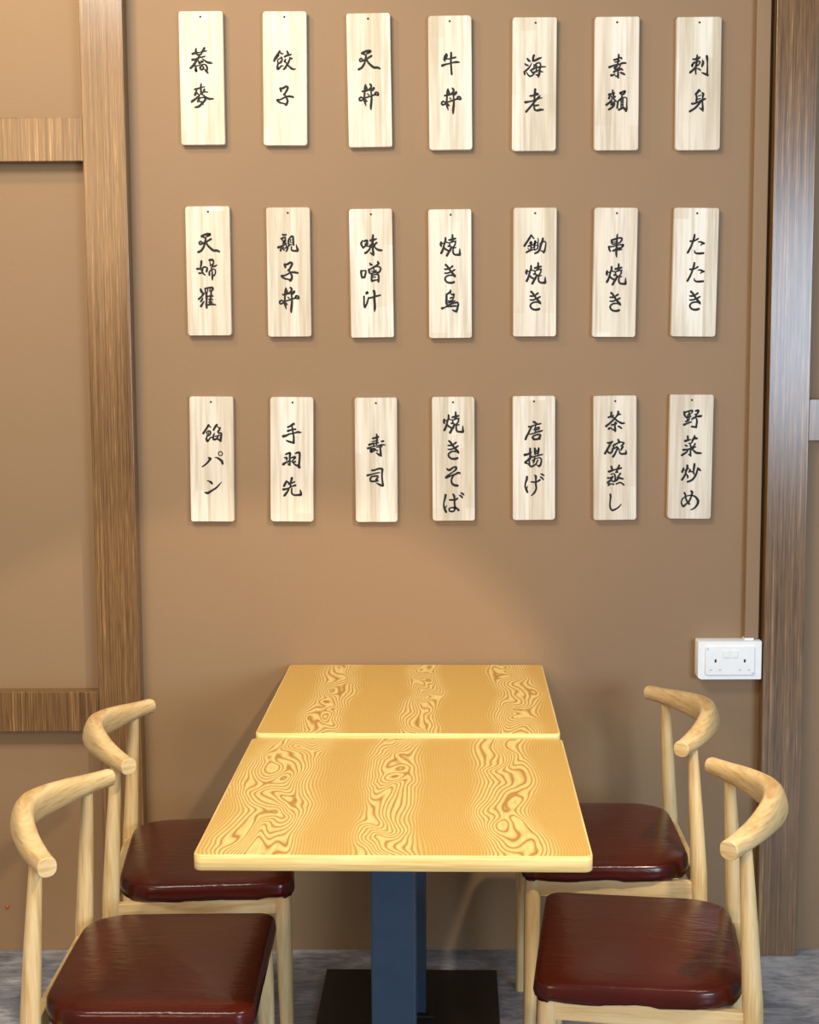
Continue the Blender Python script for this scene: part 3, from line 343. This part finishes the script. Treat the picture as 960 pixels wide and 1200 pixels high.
PLANKS = [
('蕎麥', 0, -0.5133, 2.2091, 0.1075, 0.3169, -0.0007, [('soba_a', -0.0004, 0.0397, 0.8626), ('soba_b', -0.002, -0.041, 0.8648)]),
('餃子', 0, -0.3116, 2.2068, 0.1067, 0.3178, -0.0072, [('gyo', 0.0005, 0.0405, 0.8617), ('ko', -0.0001, -0.0402, 0.8639)]),
('天丼', 0, -0.1068, 2.2012, 0.1062, 0.3173, 0.0112, [('ten', -0.0009, 0.0446, 0.8609), ('don', -0.0025, -0.036, 0.863)]),
('牛丼', 0, 0.0895, 2.1935, 0.1048, 0.3182, 0.0064, [('ushi', 0.0008, 0.0449, 0.8602), ('don', 0.0011, -0.0398, 0.8624)]),
('海老', 0, 0.2932, 2.1889, 0.1069, 0.3166, -0.0039, [('umi', -0.001, 0.0379, 0.8595), ('rou', -0.0005, -0.0387, 0.8616)]),
('素麵', 0, 0.4926, 2.1888, 0.1075, 0.3163, 0.0007, [('so', -0.0004, 0.0426, 0.8585), ('men', 0.0004, -0.04, 0.8607)]),
('刺身', 0, 0.6902, 2.1874, 0.1079, 0.3153, 0.0025, [('sashi', 0.0019, 0.0425, 0.8576), ('mi', 0.003, -0.0401, 0.8598)]),
('天婦羅', 1, -0.5068, 1.7463, 0.1091, 0.3152, -0.0001, [('ten', 0.0006, 0.0649, 0.8742), ('fu', 0.0014, -0.0003, 0.876), ('ra', -0.0, -0.0669, 0.8778)]),
('親子丼', 1, -0.3089, 1.7423, 0.107, 0.3151, 0.0003, [('oya', -0.0001, 0.0687, 0.8733), ('ko', 0.0014, 0.002, 0.8751), ('don', -0.0006, -0.0647, 0.8769)]),
('味噌汁', 1, -0.1055, 1.7384, 0.106, 0.3136, 0.0082, [('aji', 0.0003, 0.0671, 0.8726), ('so2', -0.0008, 0.0009, 0.8743), ('shiru', -0.0019, -0.0656, 0.8761)]),
('燒き鳥', 1, 0.0879, 1.736, 0.1059, 0.3137, 0.004, [('yaku', 0.0012, 0.0683, 0.8717), ('ki', 0.0007, 0.0021, 0.8735), ('tori', 0.0003, -0.0686, 0.8753)]),
('鋤燒き', 1, 0.2961, 1.7385, 0.1061, 0.3135, -0.0013, [('suki', 0.0018, 0.0645, 0.8708), ('yaku', 0.0026, -0.0033, 0.8726), ('ki', 0.0025, -0.0671, 0.8743)]),
('串燒き', 1, 0.4928, 1.7367, 0.1062, 0.3146, -0.0099, [('kushi', 0.003, 0.0651, 0.8699), ('yaku', 0.0033, -0.0051, 0.8718), ('ki', 0.0029, -0.0695, 0.8735)]),
('たたき', 1, 0.689, 1.7358, 0.1093, 0.3132, -0.0137, [('ta', 0.0005, 0.0689, 0.8689), ('ta', 0.0019, 0.0008, 0.8707), ('ki', 0.0028, -0.0666, 0.8725)]),
('餡パン', 2, -0.5078, 1.282, 0.1093, 0.3134, -0.0086, [('an', 0.0042, 0.0605, 0.8867), ('pa', 0.0034, -0.0034, 0.8884), ('n', 0.0027, -0.0676, 0.8901)]),
('手羽先', 2, -0.3081, 1.2803, 0.1079, 0.3119, -0.0121, [('te', 0.002, 0.0654, 0.8857), ('ha', 0.0019, -0.0027, 0.8875), ('saki', 0.0017, -0.0712, 0.8893)]),
('壽司', 2, -0.0976, 1.278, 0.1056, 0.3113, 0.0, [('su', 0.0024, 0.0369, 0.8856), ('shi_t', 0.0018, -0.0442, 0.8877)]),
('燒きそば', 2, 0.095, 1.2797, 0.106, 0.3102, 0.0027, [('yaku', 0.0008, 0.0901, 0.8832), ('ki', 0.0011, 0.0246, 0.885), ('so_h', 0.0008, -0.0468, 0.8869), ('ba', 0.0004, -0.1111, 0.8886)]),
('唐揚げ', 2, 0.2956, 1.2807, 0.1055, 0.3101, 0.0043, [('tou', 0.0002, 0.0619, 0.883), ('age', 0.0001, -0.0019, 0.8847), ('ge', 0.0001, -0.0702, 0.8865)]),
('茶碗蒸し', 2, 0.4974, 1.2801, 0.1066, 0.3107, 0.0087, [('cha', 0.002, 0.0869, 0.8814), ('wan', 0.0021, 0.019, 0.8832), ('mu', 0.0021, -0.0492, 0.885), ('shi', 0.0022, -0.1134, 0.8867)]),
('野菜炒め', 2, 0.685, 1.282, 0.1082, 0.3103, -0.0096, [('ya', 0.0029, 0.0883, 0.8805), ('sai', 0.0047, 0.0205, 0.8823), ('itame', 0.0064, -0.0477, 0.8841), ('me', 0.008, -0.1118, 0.8858)]),
]
def glyph_mesh(name):
    bm = bmesh.new(); k = 0
    for st in GLYPHS[name].split('|'):
        P = [tuple(float(v) for v in p.split(',')) for p in st.split()]
        if len(P) < 2: continue
        C = catmull(P, 4); dz = -.00002*k; k += 1
        L = []; Rr = []
        for i, (x, y, r) in enumerate(C):
            a = C[max(0, i-1)]; b = C[min(len(C)-1, i+1)]; tx, ty = b[0]-a[0], b[1]-a[1]; l = math.hypot(tx, ty) or 1
            r = max(.5, r)*WK; nx, ny = -ty/l*r, tx/l*r
            L.append(((x+nx), (y+ny))); Rr.append(((x-nx), (y-ny)))
        def cap(c, t0):
            x, y, r = c; r = max(.5, r)*WK
            return [(x+r*math.cos(t0+math.pi*j/6), y+r*math.sin(t0+math.pi*j/6)) for j in range(1, 6)]
        to = lambda p: ((p[0]-48)*.001, dz, (48-p[1])*.001)
        vl = [bm.verts.new(to(p)) for p in L]; vr = [bm.verts.new(to(p)) for p in Rr]
        for i in range(len(vl)-1): bm.faces.new((vl[i], vl[i+1], vr[i+1], vr[i]))
        a = C[0]; b = C[1]; t0 = math.atan2(b[1]-a[1], b[0]-a[0])+math.pi/2
        bm.faces.new([vl[0]]+[bm.verts.new(to(p)) for p in cap(C[0], t0)]+[vr[0]])
        a = C[-2]; b = C[-1]; t0 = math.atan2(b[1]-a[1], b[0]-a[0])-math.pi/2
        bm.faces.new([vr[-1]]+[bm.verts.new(to(p)) for p in cap(C[-1], t0)]+[vl[-1]])
    for f in bm.faces:
        f.normal_update()
        if f.normal.y > 0: f.normal_flip()
    me = bpy.data.meshes.new('painted_character'); bm.to_mesh(me); bm.free(); me.materials.append(M_ink); return me
GM = {}; WK = 1.2
ROWN = ('top row', 'middle row', 'bottom row'); COLN = ('first from the left', 'second from the left', 'third from the left', 'middle one', 'third from the right', 'second from the right', 'last on the right')
rnd = random.Random(4); cnt = [0, 0, 0]
pin0 = bmesh.new(); bmesh.ops.create_uvsphere(pin0, u_segments=10, v_segments=6, radius=.0027)
pin_me = bpy.data.meshes.new('hanging_nail'); pin0.to_mesh(pin_me); pin0.free(); pin_me.materials.append(M_dark)
for txt, row, cx, cz, w, h, ang, gl in PLANKS:
    bm = bmesh.new(); r = .0065
    pts = rounded(-w/2, w/2, -h/2, h/2, tuple(r*rnd.uniform(.7, 1.25) for _ in range(4)), 5)
    loft(bm, [[(x, -.002, z) for x, z in pts], [(x, -.0165, z) for x, z in pts], [(x*.985, -.0185, z*.994) for x, z in pts]])
    p = obj('menu_plank', bm, M_plank, loc=(cx, 0, cz), rot=(0, -ang, 0), smooth=True, angle=30)
    tag(p, 'pale wooden menu plank lettered %s, %s in the %s' % (txt, COLN[cnt[row]], ROWN[row]), 'sign', 'wooden menu planks on the wall'); cnt[row] += 1
    pn = bpy.data.objects.new('hanging_nail', pin_me); col.objects.link(pn); pn.parent = p; pn.location = (rnd.uniform(-.001, .002), -.0185, h/2-.0135)
    for g, gx, gz, s in gl:
        if g not in GM: GM[g] = glyph_mesh(g)
        o = bpy.data.objects.new('painted_character', GM[g]); col.objects.link(o); o.parent = p
        o.location = (gx, -.0188, gz); o.scale = (s, 1, s)

# ------------------------------------------------------------------ tables
def table(name, cx, cy, rz, w, d, top, colx, coly, bands, seed, label):
    t = empty(name, (cx, cy, 0), rz); tag(t, label, 'table', 'two square tables pushed together against the wall')
    th = .027; pts = rounded(-w/2, w/2, -d/2, d/2, (.014,)*4, 6)
    bm = bmesh.new()
    loft(bm, [[(x, y, top-th) for x, y in inset_outline(pts, .002)], [(x, y, top-th+.002) for x, y in pts], [(x, y, top-.0015) for x, y in pts], [(x, y, top-.0003) for x, y in inset_outline(pts, .0012)]])
    obj('table_edging', bm, M_edge, t, smooth=True, angle=50)
    bm = bmesh.new(); ip = inset_outline(pts, .0035)
    loft(bm, [[(x, y, top-.004) for x, y in ip], [(x, y, top+.0002) for x, y in ip]])
    obj('tabletop', bm, mat_table('figured_ash_laminate_'+str(int(seed)), bands, seed), t)
    lx, ly = colx-cx, coly-cy
    obj('column', box(lx-.041, lx+.041, ly-.041, ly+.041, .012, top-th-.004, .003), M_steel, t)
    obj('mounting_plate', box(lx-.13, lx+.13, ly-.13, ly+.13, top-th-.006, top-th, .001), M_base, t)
    bx = lx if seed > 5 else lx
    b = bmesh.new(); add_box(b, bx-.213, bx+.213, ly-.213, ly+.213, 0, .010, bev=.002)
    add_box(b, lx-.06, lx+.06, ly-.06, ly+.06, .0095, .0125, bev=.001)
    obj('base_plate', b, M_base, t)
    return t
table('dining_table', -.0087, -.349, R(-1.2), .640, .678, .757, -.0195, -.360, [(-.185, .042), (.03, .036), (.24, .042)], 3.3, 'rear yellow wood-grain dining table with its far edge against the wall')
table('dining_table', -.0246, -1.0605, R(-1.2), .647, .724, .750, -.038, -1.062, [(-.23, .062), (-.02, .042), (.19, .047)], 7.9, 'front yellow wood-grain dining table nearest the camera')

# ------------------------------------------------------------------ chairs
def cushion():
    bm = bmesh.new()
    # rounded trapezoid: wider in front (+x)
    base = rounded(-.186, .178, -.5, .5, (.035, .085, .085, .035), 9)
    def shape(x, y):
        half = .221 + (x+.18)/.36*.005
        s = 1 if y > 0 else -1
        yy = (.5-abs(y)); return (x, s*(half-yy) if yy < .2 else s*half*(abs(y)/.5))
    pts = [shape(x, y) for x, y in base]
    # subdivide straight runs
    out = []
    n = len(pts)
    for i in range(n):
        a, b = pts[i], pts[(i+1) % n]; L = math.hypot(b[0]-a[0], b[1]-a[1]); k = max(1, int(L/.02))
        for j in range(k): out.append((a[0]+(b[0]-a[0])*j/k, a[1]+(b[1]-a[1])*j/k))
    pts = out
    wav = [.0011*math.sin(i*.9)+.0008*math.sin(i*2.3+1) for i in range(len(pts))]
    def ring(d, z, wv=0):
        q = inset_outline(pts, d); return [(x, y, z+wav[i]*wv-(.004*(abs(y)/.2)**2 if z > .448 else 0)) for i, (x, y) in enumerate(q)]
    rings = [ring(.007, 0.4265, 2), ring(.001, 0.4295, 2), ring(-.0015, 0.4390, 1), ring(-.0005, 0.4530), ring(.0005, 0.4605), ring(.0025, 0.4645), ring(.006, 0.4670), ring(.013, 0.4692), ring(.026, 0.4720)]
    last = rings[-1]
    for s in (.82, .6, .35, .12): rings.append([(x*s, y*s, z+(1-s)*.007+(.004*(abs(y)/.2)**2)*(1-s*s)) for x, y, z in last])
    loft(bm, rings); return bm
def bow():
    bm = bmesh.new()
    P = [(-.150, -.256, .726), (-.163, -.234, .727), (-.182, -.200, .729), (-.208, -.146, .732), (-.236, -.072, .735), (-.248, -.024, .737), (-.250, 0, .737)]
    P = P+[(x, -y, z) for x, y, z in reversed(P[:-1])]
    S = [(.0168, .0168), (.0172, .0172), (.0188, .0188), (.0235, .0190), (.0305, .0190), (.0330, .0205), (.033, .0210)]
    S = S+list(reversed(S[:-1]))
    Q = catmull([p+s for p, s in zip(P, S)], 8); n = 20; rings = []
    for i, q in enumerate(Q):
        p = Vector(q[:3]); a = Vector(Q[max(0, i-1)][:3]); b = Vector(Q[min(len(Q)-1, i+1)][:3]); t = (b-a).normalized()
        side = t.cross(Vector((0, 0, 1))).normalized(); u = side.cross(t).normalized()
        tl = R(16)*max(0, 1-abs(p.y)/.2); u, side = (u*math.cos(tl)+side*math.sin(tl)), (side*math.cos(tl)-u*math.sin(tl))
        rh, rw = q[3], q[4]; e = .82
        ring = []
        for k in range(n):
            c, s = math.cos(2*math.pi*k/n), math.sin(2*math.pi*k/n)
            ring.append(p+u*rh*math.copysign(abs(s)**e, s)+side*rw*math.copysign(abs(c)**e, c))
        rings.append(ring)
    def shrink(r, f, off):
        c = sum(r, Vector())/len(r); return [c+(v-c)*f+off for v in r]
    t0 = (Vector(Q[0][:3])-Vector(Q[1][:3])).normalized()*.0015; t1 = (Vector(Q[-1][:3])-Vector(Q[-2][:3])).normalized()*.0015
    rings = [shrink(rings[0], .93, t0)]+rings+[shrink(rings[-1], .93, t1)]
    loft(bm, rings); return bm
def make_chair(label, loc, rz):
    t = empty('dining_chair', loc, rz)
    obj('seat', cushion(), M_leather, t, smooth=True, angle=60)
    obj('backrest', bow(), M_ashy, t, smooth=True, angle=50)
    for s in (-1, 1):
        P = [(-.215, .208, 0), (-.209, .210, .15), (-.203, .211, .30), (-.198, .212, .44), (-.190, .209, .58), (-.184, .205, .68), (-.182, .203, .716)]
        obj('leg', tube([Vector((x, s*y, z)) for x, y, z in P], [.0115, .0140, .0165, .0178, .0150, .0120, .0108]), M_ashz, t, smooth=True, angle=60)
        P = [(.162, .196, 0), (.159, .193, .15), (.156, .191, .30), (.154, .189, .40), (.153, .188, .426)]
        obj('leg', tube([Vector((x, s*y, z)) for x, y, z in P], [.0115, .0145, .0172, .0180, .0178]), M_ashz, t, smooth=True, angle=60)
        bm = box(-.195, .148, -.009, .009, .386, .4255, .002)
        bmesh.ops.transform(bm, verts=bm.verts, matrix=Matrix.Translation((0, s*.198, 0)) @ Matrix.Rotation(R(-s*3.4), 4, 'Z'))
        obj('seat_rail', bm, M_ashx, t)
    obj('seat_rail', box(.144, .162, -.178, .178, .386, .4255, .002), M_ashy, t)
    obj('seat_rail', box(-.212, -.194, -.20, .20, .386, .4255, .002), M_ashy, t)
    tag(t, label, 'chair', 'four elbow chairs around the tables')
    return t
def copy_chair(src, label, loc, rz):
    r = src.copy(); col.objects.link(r); r.location = loc; r.rotation_euler = (0, 0, rz); r['label'] = label
    for ch in src.children:
        c = ch.copy(); col.objects.link(c); c.parent = r
    return r
c0 = make_chair('pale wood elbow chair with dark red seat, left side nearest camera', (-.447, -1.150, 0), R(0.5))
copy_chair(c0, 'pale wood elbow chair with dark red seat, left side by the wall', (-.450, -.553, 0), R(5.5))
copy_chair(c0, 'pale wood elbow chair with dark red seat, right side nearest camera', (.413, -1.058, 0), R(180-7.5))
copy_chair(c0, 'pale wood elbow chair with dark red seat, right side by the wall', (.409, -.445, 0), R(180-1.0))
